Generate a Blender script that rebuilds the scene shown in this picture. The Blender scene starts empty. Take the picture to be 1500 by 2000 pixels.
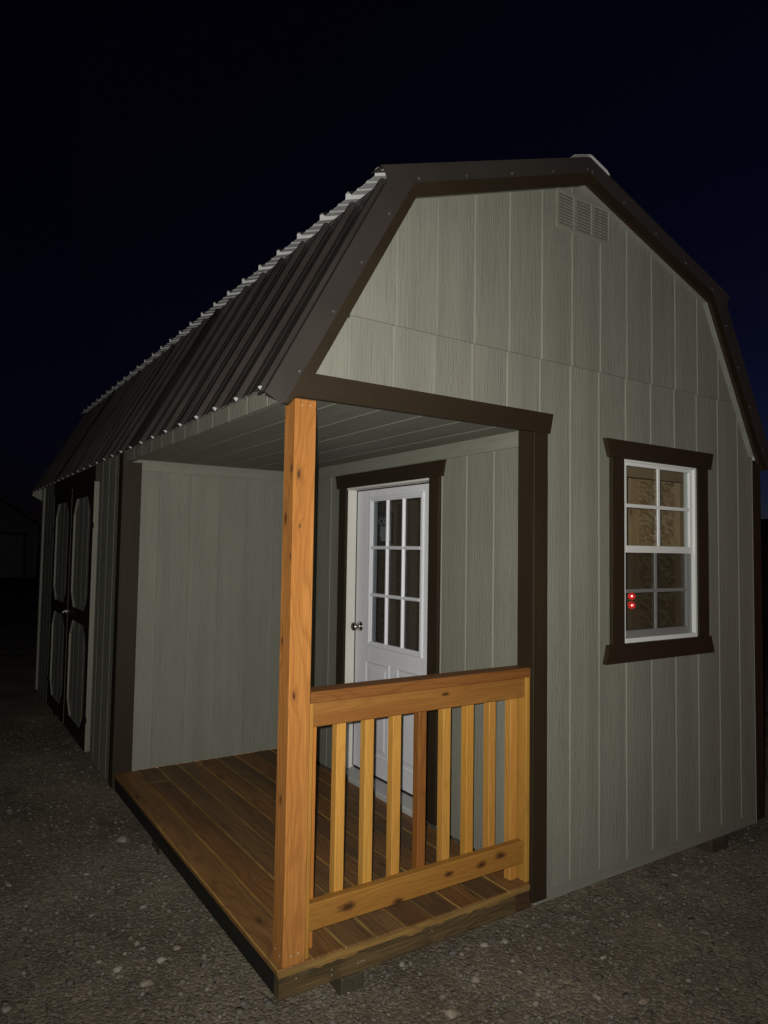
import bpy, bmesh, math, random
import numpy as np
from mathutils import Matrix, Vector

S = 0.0254                      # everything below is laid out in inches
random.seed(7); rng = np.random.default_rng(11)
sc = bpy.context.scene
C = sc.collection

# ------------------------------------------------------------------ camera
CAM = Vector((-42.772, -88.869, 61.129))
cr = Vector((0.83428, -0.551124, 0.0154586)); cu = Vector((-0.0425137, -0.0363511, 0.998434)); cf = Vector((0.549699, 0.833631, 0.0537573))
cd = bpy.data.cameras.new('camera'); cam = bpy.data.objects.new('camera', cd); C.objects.link(cam)
cd.sensor_fit = 'HORIZONTAL'; cd.sensor_width = 36; cd.lens = 36 * 1364.53 / 1500
cd.clip_start = 0.02; cd.clip_end = 3000
m = Matrix.Identity(4)
for i in range(3):
    m[i][0] = cr[i]; m[i][1] = cu[i]; m[i][2] = -cf[i]; m[i][3] = CAM[i] * S
cam.matrix_world = m
sc.camera = cam

# ------------------------------------------------------------------ sky (sun below the horizon, off to the right)
SUN_EL, SUN_AZ = math.radians(-4.3), math.radians(90)
w = bpy.data.worlds.new('World'); sc.world = w; w.use_nodes = True
nt = w.node_tree; bg = nt.nodes['Background']
sky = nt.nodes.new('ShaderNodeTexSky'); sky.sky_type = 'NISHITA'; sky.sun_disc = False
sky.sun_elevation = SUN_EL; sky.sun_rotation = SUN_AZ; sky.air_density = 0.6; sky.dust_density = 0.0; sky.ozone_density = 3.3
nt.links.new(sky.outputs['Color'], bg.inputs['Color']); bg.inputs['Strength'].default_value = 0.115

# ------------------------------------------------------------------ the phone's flash, just left of and above the lens
ld = bpy.data.lights.new('camera_flash', 'SPOT'); lo = bpy.data.objects.new('camera_flash', ld); C.objects.link(lo)
ld.energy = 465; ld.spot_size = math.radians(110); ld.spot_blend = 1.0; ld.shadow_soft_size = 0.006; ld.color = (1.0, 0.962, 0.872)
fm = m.copy()
FL = CAM - cr * 1.1 + cu * 0.7 - cf * 0.2
for i in range(3): fm[i][3] = FL[i] * S
lo.matrix_world = fm

sc.view_settings.view_transform = 'Standard'; sc.view_settings.look = 'None'; sc.view_settings.exposure = 0; sc.view_settings.gamma = 1

# ------------------------------------------------------------------ materials
class NT:
    def __init__(s, name):
        s.m = bpy.data.materials.new(name); s.m.use_nodes = True; s.t = s.m.node_tree; s.n = s.t.nodes
        s.p = s.n['Principled BSDF']; s.out = s.n['Material Output']
    def N(s, ty, **k):
        n = s.n.new('ShaderNode' + ty)
        for a, v in k.items():
            if a.startswith('i_'): n.inputs[int(a[2:]) if a[2:].isdigit() else a[2:].replace('_', ' ')].default_value = v
            else: setattr(n, a, v)
        return n
    def L(s, a, b): s.t.links.new(a, b)
    def math(s, op, a, b=None, c=None):
        n = s.N('Math', operation=op)
        for i, v in enumerate((a, b, c)):
            if v is None: continue
            if hasattr(v, 'is_linked'): s.L(v, n.inputs[i])
            else: n.inputs[i].default_value = v
        return n.outputs[0]
    def mix(s, f, a, b, bt='MIX'):
        n = s.N('MixRGB', blend_type=bt)
        for i, v in enumerate((f, a, b)):
            if hasattr(v, 'is_linked'): s.L(v, n.inputs[i])
            elif i == 0: n.inputs[0].default_value = v
            else: n.inputs[i].default_value = (*v, 1)
        return n.outputs[0]
    def ramp(s, v, stops):
        n = s.N('ValToRGB'); e = n.color_ramp.elements
        while len(e) < len(stops): e.new(0.5)
        for i, (p, c) in enumerate(stops):
            e[i].position = p; e[i].color = (*c, 1) if not isinstance(c, (int, float)) else (c, c, c, 1)
        s.L(v, n.inputs[0]); return n.outputs[0]
    def coords(s, axis, scale=(1, 1, 1), rnd=True):
        """object coords, re-ordered so the grain runs along z, shifted by the object's random number"""
        tc = s.N('TexCoord'); v = tc.outputs['Object']
        if axis != 'z':
            sp = s.N('SeparateXYZ'); s.L(v, sp.inputs[0]); cb = s.N('CombineXYZ')
            o = {'x': (1, 2, 0), 'y': (0, 2, 1)}[axis]
            for i, k in enumerate(o): s.L(sp.outputs[k], cb.inputs[i])
            v = cb.outputs[0]
        if rnd:
            oi = s.N('ObjectInfo'); mu = s.N('VectorMath', operation='SCALE', i_0=(37.1, 19.7, 53.3)); s.L(oi.outputs['Random'], mu.inputs['Scale'])
            ad = s.N('VectorMath', operation='ADD'); s.L(v, ad.inputs[0]); s.L(mu.outputs[0], ad.inputs[1]); v = ad.outputs[0]
        return v
    def scale(s, v, sc_):
        n = s.N('VectorMath', operation='MULTIPLY'); s.L(v, n.inputs[0]); n.inputs[1].default_value = sc_; return n.outputs[0]
    def noise(s, v, sc_=5., det=3., rough=.5, dist=0.):
        n = s.N('TexNoise'); s.L(v, n.inputs['Vector']); n.inputs['Scale'].default_value = sc_; n.inputs['Detail'].default_value = det
        n.inputs['Roughness'].default_value = rough; n.inputs['Distortion'].default_value = dist; return n.outputs[0]
    def bump(s, h, dist, st=1.):
        n = s.N('Bump'); s.L(h, n.inputs['Height']); n.inputs['Distance'].default_value = dist; n.inputs['Strength'].default_value = st
        s.L(n.outputs[0], s.p.inputs['Normal']); return n
    def set(s, **k):
        for a, v in k.items():
            i = s.p.inputs[a.replace('_', ' ')]
            if hasattr(v, 'is_linked'): s.L(v, i)
            else: i.default_value = (*v, 1) if isinstance(v, tuple) and len(v) == 3 else v
        return s

MAT = {}
def siding(axis):
    k = NT('engineered_wood_siding_' + axis); v = k.coords(axis)
    warp = k.noise(k.scale(v, (3.5, 3.5, .8)), 1.6, 2)
    fine = k.noise(k.scale(v, (150, 150, 5.5)), 1., 4, .62, .4)                     # fibres
    # cathedral grain: rings of a stretched, warped field
    sp = k.N('SeparateXYZ'); k.L(k.scale(v, (16, 16, 1.1)), sp.inputs[0])
    field = k.math('ADD', k.math('ADD', sp.outputs[0], sp.outputs[1]), k.math('MULTIPLY', warp, 13.))
    rings = k.math('SINE', k.math('MULTIPLY', field, 15.))
    patch = k.ramp(k.noise(k.scale(v, (6, 6, .9)), 1.3, 2), [(.48, 0.), (.62, 1.)])
    h = k.math('ADD', k.math('MULTIPLY', fine, 1.0), k.math('MULTIPLY', k.math('MULTIPLY', rings, patch), .10))
    tone = k.noise(k.scale(v, (9, 9, .5)), 1., 3)
    blot = k.noise(v, 2.1, 2)
    col = k.ramp(k.math('ADD', k.math('MULTIPLY', tone, .7), k.math('MULTIPLY', blot, .3)), [(.3, (.168, .170, .142)), (.7, (.222, .224, .190))])
    col = k.mix(k.ramp(fine, [(.30, .30), (.48, 0.)]), col, (.085, .086, .072))
    k.set(Base_Color=col, Roughness=.62); k.p.inputs['Specular IOR Level'].default_value = .3
    k.bump(h, .0031, 1.); return k.m
for a in 'xyz': MAT['siding_' + a] = siding(a)

def paint(name, col, axis, rough=.5, b=.0012, var=.12, spec=.4):
    k = NT(name); v = k.coords(axis)
    f = k.noise(k.scale(v, (110, 110, 6)), 1., 4, .6, .3); t = k.noise(k.scale(v, (6, 6, 1.5)), 1., 3)
    c = k.ramp(t, [(.3, tuple(x * (1 - var) for x in col)), (.7, tuple(x * (1 + var) for x in col))])
    k.set(Base_Color=c, Roughness=rough); k.p.inputs['Specular IOR Level'].default_value = spec
    k.bump(f, b); return k.m
for a in 'xyz':
    MAT['brown_' + a] = paint('brown_trim_paint_' + a, (.023, .0155, .0080), a, .6, .0010, .15, .25)
    MAT['white_' + a] = paint('white_door_skin_' + a, (.69, .71, .77), a, .42, .0007, .03)
MAT['vinyl'] = paint('white_vinyl', (.68, .70, .70), 'z', .35, .0001, .02)
MAT['jamb'] = paint('off_white_jamb', (.66, .65, .61), 'z', .5, .0004, .04)
MAT['threshold'] = paint('grey_threshold', (.42, .42, .42), 'y', .45, .0003, .12)

def metal(name, col, rough, spec=.5, dirt=.25):
    k = NT(name); tc = k.N('TexCoord'); v = tc.outputs['Object']
    n = k.noise(v, 3.5, 4); f = k.noise(v, 60, 2)
    c = k.ramp(n, [(.3, tuple(x * (1 - dirt) for x in col)), (.7, tuple(x * (1 + dirt) for x in col))])
    k.set(Base_Color=c, Roughness=k.math('ADD', k.math('MULTIPLY', n, .25), rough)); k.p.inputs['Specular IOR Level'].default_value = spec
    k.bump(f, .00012); return k.m
MAT['roof'] = metal('brown_painted_roof_metal', (.030, .025, .023), .34, .5, .18)
MAT['flash'] = metal('brown_painted_flashing', (.032, .027, .024), .38, .45, .10)
MAT['under'] = metal('pale_metal_underside', (.46, .47, .48), .5, .4, .10)
MAT['screwhead'] = metal('screw_head', (.06, .052, .048), .4)
MAT['galv'] = metal('galvanised_nail', (.40, .39, .36), .5)
k = NT('satin_nickel'); k.set(Base_Color=(.42, .39, .36), Metallic=1., Roughness=.24); MAT['nickel'] = k.m
k = NT('chrome'); k.set(Base_Color=(.75, .75, .77), Metallic=1., Roughness=.12); MAT['chrome'] = k.m; k.p.inputs['Roughness'].default_value = .25
k = NT('black_gasket'); k.set(Base_Color=(.008, .008, .008), Roughness=.7); MAT['black'] = k.m

def wood(name, axis, ca, cb, cc, knots=(), tint=True, rough=.6, voro=True, grain=1., vs=1.):
    """sawn softwood: streaks between ca and cb, darker late wood cc, knots at given object-space points (inches)"""
    k = NT(name); v = k.coords(axis); v0 = k.coords(axis, rnd=False)
    warp = k.noise(k.scale(v, (4, 4, .9)), 1.5, 2)
    km = None
    for (a, b, c, r) in knots:
        o = {'x': (b, c, a), 'y': (a, c, b), 'z': (a, b, c)}[axis]
        su = k.N('VectorMath', operation='SUBTRACT'); k.L(v0, su.inputs[0]); su.inputs[1].default_value = tuple(x * S for x in o)
        sc_ = k.scale(su.outputs[0], (1, 1, .42)); ln = k.N('VectorMath', operation='LENGTH'); k.L(sc_, ln.inputs[0])
        q = k.math('DIVIDE', ln.outputs['Value'], r * S)
        km = q if km is None else k.math('MINIMUM', km, q)
    if km is not None:
        rag = k.noise(k.scale(v0, (70, 70, 26)), 1., 3, .6); km = k.math('MULTIPLY', km, k.math('ADD', k.math('MULTIPLY', rag, 1.5), .35))
    if voro:
        vv = k.N('TexVoronoi', feature='F1'); k.L(k.scale(v, (9 * vs, 9 * vs, 3.2 * vs)), vv.inputs['Vector']); vv.inputs['Scale'].default_value = 1.
        q = k.math('MULTIPLY', vv.outputs['Distance'], 15.)
        km = q if km is None else k.math('MINIMUM', km, q)
    field = k.math('MULTIPLY', warp, 9.)
    if km is not None:
        near = k.math('POWER', 2.7, k.math('MULTIPLY', km, -.55))
        field = k.math('ADD', field, k.math('MULTIPLY', near, 1.6))
    sp = k.N('SeparateXYZ'); k.L(k.scale(v, (22, 22, 1.2)), sp.inputs[0])
    rings = k.math('SINE', k.math('MULTIPLY', k.math('ADD', k.math('ADD', sp.outputs[0], sp.outputs[1]), field), 7.5))
    fine = k.noise(k.scale(v, (190, 190, 4.5)), 1., 4, .6)
    big = k.noise(k.scale(v, (9, 9, .7)), 1., 3)
    c = k.ramp(big, [(.32, ca), (.68, cb)])
    c = k.mix(k.math('MULTIPLY', k.ramp(rings, [(.35, 0.), (1., 1.)]), .34 * grain), c, cc)
    c = k.mix(k.math('MULTIPLY', k.ramp(fine, [(.33, 1.), (.62, 0.)]), .5 * grain), c, cc)
    if tint:
        at = k.N('Attribute', attribute_type='OBJECT', attribute_name='tint')
        c = k.mix(1., c, at.outputs['Color'], 'MULTIPLY')
    if km is not None:
        halo = k.ramp(km, [(.0, 1.), (.55, .85), (.62, .25), (1., 0.)])
        kn = k.N('MapRange'); k.L(km, kn.inputs[0]); kn.inputs[1].default_value = .35; kn.inputs[2].default_value = 1.2; kn.inputs[3].default_value = 1; kn.inputs[4].default_value = 0
        ha = k.N('MapRange'); k.L(km, ha.inputs[0]); ha.inputs[1].default_value = .9; ha.inputs[2].default_value = 3.2; ha.inputs[3].default_value = .6; ha.inputs[4].default_value = 0
        c = k.mix(ha.outputs[0], c, cc); c = k.mix(k.math('MULTIPLY', kn.outputs[0], .9), c, (.030, .012, .006))
    k.set(Base_Color=c, Roughness=rough); k.p.inputs['Specular IOR Level'].default_value = .3
    k.bump(k.math('ADD', fine, k.math('MULTIPLY', rings, .25)), .0007); return k.m
CA, CB, CC = (.46, .205, .054), (.37, .150, .033), (.21, .080, .016)
YA, YB, YC = (.54, .295, .066), (.45, .225, .050), (.28, .12, .026)
for a in 'xyz':
    MAT['cedar_' + a] = wood('cedar_' + a, a, CA, CB, CC, voro=False)
    MAT['pine_' + a] = wood('golden_pine_' + a, a, YA, YB, YC, voro=False, grain=.6)
    MAT['stud_' + a] = wood('pale_stud_' + a, a, (.66, .50, .34), (.58, .42, .27), (.42, .27, .15), voro=True, grain=.5, vs=.7)
MAT['deckedge'] = wood('deck_board_edges', 'y', (.36, .23, .068), (.12, .075, .028), (.06, .036, .015), voro=False)
MAT['deck'] = wood('deck_boards', 'y', (.23, .122, .044), (.115, .062, .025), (.050, .026, .012), vs=.9, rough=.55)
MAT['edgewood'] = wood('weathered_board_ends', 'x', (.42, .28, .10), (.27, .18, .07), (.12, .075, .03), voro=False, grain=1.2)
MAT['endblock'] = wood('rim_end_wood', 'x', (.085, .045, .022), (.055, .030, .016), (.03, .018, .010), voro=False, tint=False)
MAT['weathered'] = wood('weathered_rim', 'x', (.135, .088, .038), (.055, .040, .019), (.022, .017, .010), vs=.8, tint=False, grain=1.3)
MAT['dark_rim'] = wood('dark_treated_rim', 'y', (.016, .017, .014), (.009, .010, .008), (.006, .006, .005), voro=False, tint=False)
MAT['block'] = wood('old_block', 'y', (.075, .064, .045), (.05, .043, .03), (.03, .025, .017), voro=False, tint=False)

k = NT('oriented_strand_board'); v = k.coords('z', rnd=False)
def chips(sc3, ang):
    rt = k.N('VectorRotate', rotation_type='X_AXIS'); k.L(v, rt.inputs['Vector']); rt.inputs['Angle'].default_value = ang
    vo = k.N('TexVoronoi', feature='F1'); wv = k.N('VectorMath', operation='ADD'); k.L(k.scale(rt.outputs[0], sc3), wv.inputs[0])
    dn = k.N('TexNoise'); k.L(v, dn.inputs['Vector']); dn.inputs['Scale'].default_value = 9.; k.L(k.scale(dn.outputs['Color'], (2.2, 2.2, 2.2)), wv.inputs[1])
    k.L(wv.outputs[0], vo.inputs['Vector']); vo.inputs['Scale'].default_value = 1.
    sp = k.N('SeparateColor'); k.L(vo.outputs['Color'], sp.inputs[0]); return sp
ca_, cb_ = chips((60, 80, 24), .55), chips((60, 26, 85), -.35); pick = k.math('GREATER_THAN', cb_.outputs[1], .52)
n2 = k.noise(k.scale(v, (25, 25, 25)), 2., 4, .6, 1.5)
chip = k.math('ADD', k.math('MULTIPLY', ca_.outputs[0], k.math('SUBTRACT', 1., pick)), k.math('MULTIPLY', cb_.outputs[0], pick))
c = k.ramp(k.math('ADD', k.math('MULTIPLY', chip, .7), k.math('MULTIPLY', n2, .3)), [(.2, (.25, .155, .078)), (.5, (.41, .275, .15)), (.8, (.54, .40, .235))])
k.set(Base_Color=c, Roughness=.7); k.bump(n2, .001); MAT['osb'] = k.m

def glass(name, tint, rough=.0):
    k = NT(name); k.n.remove(k.p)
    tr = k.N('BsdfTransparent'); tr.inputs[0].default_value = (*tint, 1)
    gl = k.N('BsdfGlossy'); gl.inputs['Roughness'].default_value = rough; gl.inputs[0].default_value = (1, 1, 1, 1)
    lw = k.N('LayerWeight'); lw.inputs['Blend'].default_value = .5; mx = k.N('MixShader'); fz = k.math('ADD', k.math('MULTIPLY', k.math('POWER', lw.outputs['Facing'], 5.), .9), .045)
    k.L(fz, mx.inputs[0]); k.L(tr.outputs[0], mx.inputs[1]); k.L(gl.outputs[0], mx.inputs[2]); k.L(mx.outputs[0], k.out.inputs[0])
    return k.m
MAT['doorglass'] = glass('double_door_glass', (.66, .68, .69))
MAT['glass'] = glass('clear_window_glass', (.86, .88, .87))
k = NT('insect_screen'); tr = k.N('BsdfTransparent'); df = k.N('BsdfDiffuse'); df.inputs[0].default_value = (.016, .016, .016, 1); mx = k.N('MixShader'); mx.inputs[0].default_value = .50
k.L(tr.outputs[0], mx.inputs[1]); k.L(df.outputs[0], mx.inputs[2]); k.L(mx.outputs[0], k.out.inputs[0]); MAT['screen'] = k.m

k = NT('gravel_stone'); ge = k.N('NewGeometry'); n = k.noise(k.N('TexCoord').outputs['Object'], 90, 3)
c = k.ramp(ge.outputs['Random Per Island'], [(0., (.075, .067, .055)), (.3, (.115, .102, .084)), (.55, (.155, .134, .108)), (.75, (.105, .102, .095)), (.94, (.19, .175, .148)), (1., (.25, .23, .195))])
c = k.mix(.5, c, k.ramp(n, [(.3, .45), (.7, 1.)]), 'MULTIPLY'); k.set(Base_Color=c, Roughness=.85); k.bump(n, .003); MAT['gravel'] = k.m
k = NT('gravelly_dirt'); v = k.N('TexCoord').outputs['Object']
vo = k.N('TexVoronoi', feature='F1'); k.L(v, vo.inputs['Vector']); vo.inputs['Scale'].default_value = 75
sep = k.N('SeparateColor'); k.L(vo.outputs['Color'], sep.inputs[0])
n = k.noise(v, 1.4, 5, .6); nf = k.noise(v, 140, 4, .7)
c = k.ramp(n, [(.30, (.135, .114, .084)), (.5, (.230, .196, .148)), (.68, (.33, .282, .215))])
c = k.mix(.55, c, k.ramp(sep.outputs[0], [(0., .35), (.7, .9), (1., 1.6)]), 'MULTIPLY'); c = k.mix(.5, c, k.ramp(nf, [(.3, .4), (.7, 1.3)]), 'MULTIPLY')
k.set(Base_Color=c, Roughness=.95); k.bump(k.math('ADD', nf, k.math('MULTIPLY', vo.outputs['Distance'], -.8)), .008); k.p.inputs['Specular IOR Level'].default_value = .15; MAT['dirt'] = k.m
k = NT('pale_quartz'); n = k.noise(k.N('TexCoord').outputs['Object'], 120, 3); k.set(Base_Color=k.ramp(n, [(.3, (.17, .155, .13)), (.7, (.30, .28, .245))]), Roughness=.7); MAT['pebble'] = k.m
k = NT('tan_stone'); n = k.noise(k.N('TexCoord').outputs['Object'], 120, 3); k.set(Base_Color=k.ramp(n, [(.3, (.16, .13, .10)), (.7, (.27, .23, .18))]), Roughness=.8); MAT['tan'] = k.m
k = NT('lit_red_lens'); k.set(Base_Color=(.4, .01, .01), Emission_Color=(1., .012, .014), Emission_Strength=16.); MAT['redlit'] = k.m
k = NT('lamp_filament'); k.set(Base_Color=(.4, .01, .01), Emission_Color=(1., .07, .075), Emission_Strength=700.); MAT['redcore'] = k.m
k = NT('red_lens'); k.set(Base_Color=(.25, .008, .008), Roughness=.15); MAT['redlens'] = k.m
k = NT('dark_truck_paint'); k.set(Base_Color=(.012, .013, .016), Roughness=.25); MAT['truck'] = k.m
k = NT('tyre_rubber'); k.set(Base_Color=(.012, .012, .012), Roughness=.8); MAT['rubber'] = k.m
k = NT('dark_glass'); k.set(Base_Color=(.006, .006, .007), Roughness=.08); MAT['dglass'] = k.m
k = NT('sign_black'); k.set(Base_Color=(.010, .010, .010), Roughness=.4); MAT['signblack'] = k.m
k = NT('sign_white'); k.set(Base_Color=(.62, .66, .68), Roughness=.5); MAT['signwhite'] = k.m
MAT['farwall'] = paint('pale_far_siding', (.15, .155, .165), 'z'); MAT['fardoor'] = paint('white_far_door', (.22, .225, .235), 'x'); MAT['fartrim'] = paint('dark_far_trim', (.05, .05, .055), 'x')
MAT['darkshed'] = paint('dark_red_brown_siding', (.045, .022, .018), 'z')

# ------------------------------------------------------------------ building helpers (inches in, metres out)
WO = {}                                       # world origin (inches) of every object
def thing(name, label, cat, loc, group=None, parent=None):
    o = bpy.data.objects.new(name, None); C.objects.link(o); o.empty_display_size = .1
    place(o, Vector(loc), parent)
    if label: o['label'] = label; o['category'] = cat
    if group: o['group'] = group
    return o
def place(o, loc, parent):
    WO[o.name] = Vector(loc)
    if parent is not None:
        o.parent = parent; o.location = (Vector(loc) - WO[parent.name]) * S
    else: o.location = Vector(loc) * S
def mesh(name, vf, mats, parent=None, mi=None, smooth=False, kind=None, tint=None, origin=None, fixn=True):
    vs, fs = vf
    if not isinstance(mats, (list, tuple)): mats = [mats]
    a = np.array([tuple(v) for v in vs], float)
    if origin is None:
        lo_, hi_ = a.min(0), a.max(0); origin = Vector(((lo_[0] + hi_[0]) / 2, (lo_[1] + hi_[1]) / 2, lo_[2]))
    me = bpy.data.meshes.new(name); me.from_pydata([((Vector(v) - Vector(origin)) * S)[:] for v in a.tolist()], [], fs)
    for x in mats: me.materials.append(MAT[x] if isinstance(x, str) else x)
    if mi is not None:
        for p_, i in zip(me.polygons, mi): p_.material_index = i
    if fixn:
        bm = bmesh.new(); bm.from_mesh(me); bmesh.ops.recalc_face_normals(bm, faces=bm.faces); bm.to_mesh(me); bm.free()
    if smooth:
        for p_ in me.polygons: p_.use_smooth = True
    o = bpy.data.objects.new(name, me); C.objects.link(o); place(o, Vector(origin), parent)
    if kind: o['kind'] = kind
    if tint is not None: o['tint'] = list(tint)
    return o
def join(*vfs):
    V, F = [], []
    for vs, fs in vfs:
        b = len(V); V += [tuple(v) for v in vs]; F += [tuple(i + b for i in f) for f in fs]
    return V, F
def box(x0, x1, y0, y1, z0, z1, b=0.06):
    if x0 > x1: x0, x1 = x1, x0
    if y0 > y1: y0, y1 = y1, y0
    if z0 > z1: z0, z1 = z1, z0
    b = min(b, (x1 - x0) * .3, (y1 - y0) * .3, (z1 - z0) * .3); V = []; I = {}
    for sx in (0, 1):
        for sy in (0, 1):
            for sz in (0, 1):
                f = ((x0, x1)[sx], (y0, y1)[sy], (z0, z1)[sz]); n = ((x0 + b, x1 - b)[sx], (y0 + b, y1 - b)[sy], (z0 + b, z1 - b)[sz])
                for a in range(3):
                    I[sx, sy, sz, a] = len(V); V.append(tuple(f[i] if i == a else n[i] for i in range(3)))
    F = []
    for a in range(3):
        p, q = [i for i in range(3) if i != a]
        def key(sa, sp, sq, ax):
            t = [0, 0, 0]; t[a] = sa; t[p] = sp; t[q] = sq; return I[t[0], t[1], t[2], ax]
        for sa in (0, 1): F.append(tuple(key(sa, u_, v_, a) for u_, v_ in ((0, 0), (1, 0), (1, 1), (0, 1))))
        for sp_ in (0, 1):
            for sq_ in (0, 1): F.append((key(0, sp_, sq_, p), key(1, sp_, sq_, p), key(1, sp_, sq_, q), key(0, sp_, sq_, q)))
    for sx in (0, 1):
        for sy in (0, 1):
            for sz in (0, 1): F.append(tuple(I[sx, sy, sz, a] for a in range(3)))
    return V, F
def prism(poly, axis, a0, a1):
    """poly in the two other axes (kept in x,y,z order), extruded along axis"""
    n = len(poly); V = []
    for a in (a0, a1):
        for (p, q) in poly: V.append({'x': (a, p, q), 'y': (p, a, q), 'z': (p, q, a)}[axis])
    return V, [tuple(range(n)), tuple(range(n, 2 * n))] + [(i, (i + 1) % n, n + (i + 1) % n, n + i) for i in range(n)]
def cyl(c, axis, r, l, n=16, r2=None):
    V = []; r2 = r if r2 is None else r2
    for t, rr in ((0, r), (l, r2)):
        for i in range(n):
            a = 2 * math.pi * i / n; p, q = rr * math.cos(a), rr * math.sin(a)
            V.append({'x': (c[0] + t, c[1] + p, c[2] + q), 'y': (c[0] + p, c[1] + t, c[2] + q), 'z': (c[0] + p, c[1] + q, c[2] + t)}[axis])
    return V, [tuple(range(n)), tuple(range(n, 2 * n))] + [(i, (i + 1) % n, n + (i + 1) % n, n + i) for i in range(n)]
def lathe(c, axis, prof, n=24):
    """prof: list of (distance along axis, radius)"""
    V = []; F = []
    for t, rr in prof:
        for i in range(n):
            a = 2 * math.pi * i / n; p, q = rr * math.cos(a), rr * math.sin(a)
            V.append({'x': (c[0] + t, c[1] + p, c[2] + q), 'y': (c[0] + p, c[1] + t, c[2] + q), 'z': (c[0] + p, c[1] + q, c[2] + t)}[axis])
    for j in range(len(prof) - 1):
        for i in range(n): F.append((j * n + i, j * n + (i + 1) % n, (j + 1) * n + (i + 1) % n, (j + 1) * n + i))
    F.append(tuple(range(n))); F.append(tuple(range((len(prof) - 1) * n, len(prof) * n))); return V, F

W = 119.33; MID = W / 2; D = 96.9; LEN = 240.0; ZD = 4.0; GZ = -2.2; XD = 48.4
# gambrel lines
def zlow(x): return 91.18 + 1.835 * x            # left lower slope, roof sheet plane
def zup(x): return 114.24 + .358 * x
XK = (114.24 - 91.18) / (1.835 - .358)
def rooftop(x):                                   # height of the roof deck at x, either side
    x = x if x <= MID else W - x
    return min(zlow(x), zup(x))

def strip_pieces(u0, u1, lo_, hi_, opens, kinks=()):
    """vertical strip u0..u1 between lo_(u) and hi_(u), minus rectangular openings -> list of quads in (u,z)"""
    cuts = sorted({u0, u1, *[k_ for k_ in kinks if u0 < k_ < u1], *[e for o in opens for e in o[:2] if u0 < e < u1]})
    out = []
    for a, b in zip(cuts[:-1], cuts[1:]):
        if b - a < .02: continue
        spans = [(lambda u: lo_(u), lambda u: hi_(u))]
        mid = (a + b) / 2; cur = lo_
        for o in opens:
            if o[0] - 1e-6 <= mid <= o[1] + 1e-6:
                if o[2] > cur(mid) + .05: out.append((a, b, cur(a), cur(b), o[2], o[2]))
                cur = (lambda u, z=o[3]: z)
        if hi_(mid) > cur(mid) + .05: out.append((a, b, cur(a), cur(b), hi_(a), hi_(b)))
    return out
def solid(quads, to3, d0, d1, slope=0., ends=(None, None)):
    V, F = [], []
    for (a, b, za, zb, zc, zd) in quads:
        ea = slope if ends[0] is not None and abs(a - ends[0]) < 1e-4 else 0
        eb = slope if ends[1] is not None and abs(b - ends[1]) < 1e-4 else 0
        n = len(V)
        V += [to3(a, za, d0), to3(b, zb, d0), to3(b, zd, d0), to3(a, zc, d0), to3(a - ea, za, d1), to3(b + eb, zb, d1), to3(b + eb, zd, d1), to3(a - ea, zc, d1)]
        F += [tuple(n + i for i in f) for f in ((0, 1, 2, 3), (7, 6, 5, 4), (0, 4, 5, 1), (1, 5, 6, 2), (2, 6, 7, 3), (3, 7, 4, 0))]
    return V, F
def board_wall(part_name, parent, to3, u0, u1, lo_, hi_, g0, pitch=8., opens=(), kinks=(), mat='siding_z', gw=.40, gd=.24, proud=0., back=.55, sheet=True):
    """a grooved siding wall: one backing sheet (the part) carrying one board per strip between grooves"""
    opens = sorted(opens, key=lambda o: o[2])
    par = mesh(part_name, solid(strip_pieces(u0, u1, lo_, hi_, opens, kinks), to3, proud - gd, proud - gd - back), mat, parent) if sheet is True else sheet
    g = g0
    while g > u0 - pitch: g -= pitch
    while g < u1:
        a, b = max(g + gw / 2, u0), min(g + pitch - gw / 2, u1)
        if b - a > .3:
            q = strip_pieces(a, b, lo_, hi_, opens, kinks)
            if opens:                                  # pieces above and below an opening are boards of their own
                o = opens[0]
                lowp = [t for t in q if max(t[4], t[5]) <= o[2] + 1e-4]; rest = [t for t in q if t not in lowp]
                runs = ([lowp] if lowp and len(lowp) * len(rest) else []) + ([rest] if lowp and rest else []) or [q]
            else: runs = [q]
            for rn in runs:
                if rn: mesh('siding_board', solid(rn, to3, proud, proud - gd + .004, gw * .44, (a, b)), mat, par)
        g += pitch
    return par
front = lambda y0: (lambda u, z, d: (u, y0 - d, z))          # faces -y
left = lambda x0: (lambda u, z, d: (x0 - d, u, z))           # faces -x
right = lambda x0: (lambda u, z, d: (x0 + d, u, z))
backf = lambda y0: (lambda u, z, d: (u, y0 + d, z))

# ------------------------------------------------------------------ ground: one sheet to the horizon
def axis_pts(c, fine, n, grow, far):
    a = [0.]; st = fine
    for i in range(400):
        a.append(a[-1] + st)
        if i > n: st *= grow
        if a[-1] > far: break
    a = np.array(a); return np.concatenate([c - a[:0:-1], c + a])
gx = axis_pts(30., 5., 28, 1.16, 42000.); gy = axis_pts(40., 5., 34, 1.16, 42000.)
X, Y = np.meshgrid(gx, gy, indexing='ij')
rr = np.hypot(X - 30, Y - 40)
Z = GZ - .55 + .35 * np.sin(X * .031 + 1.) * np.cos(Y * .027) + .22 * np.sin(X * .083 + Y * .061) + .10 * rng.standard_normal(X.shape)
Z = np.where(rr > 700, GZ - .6 + (Z - GZ) * .3, Z)
def ground_z(x, y): return GZ - .55 + .35 * math.sin(x * .031 + 1.) * math.cos(y * .027) + .22 * math.sin(x * .083 + y * .061)
nx, ny = X.shape
idx = np.arange(nx * ny).reshape(nx, ny)
faces = np.stack([idx[:-1, :-1], idx[1:, :-1], idx[1:, 1:], idx[:-1, 1:]], -1).reshape(-1, 4)
g_ = mesh('ground', (np.stack([X, Y, Z], -1).reshape(-1, 3).tolist(), faces.tolist()), 'dirt', None, smooth=True, kind='structure', origin=Vector((30, 40, GZ)), fixn=False)

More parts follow.
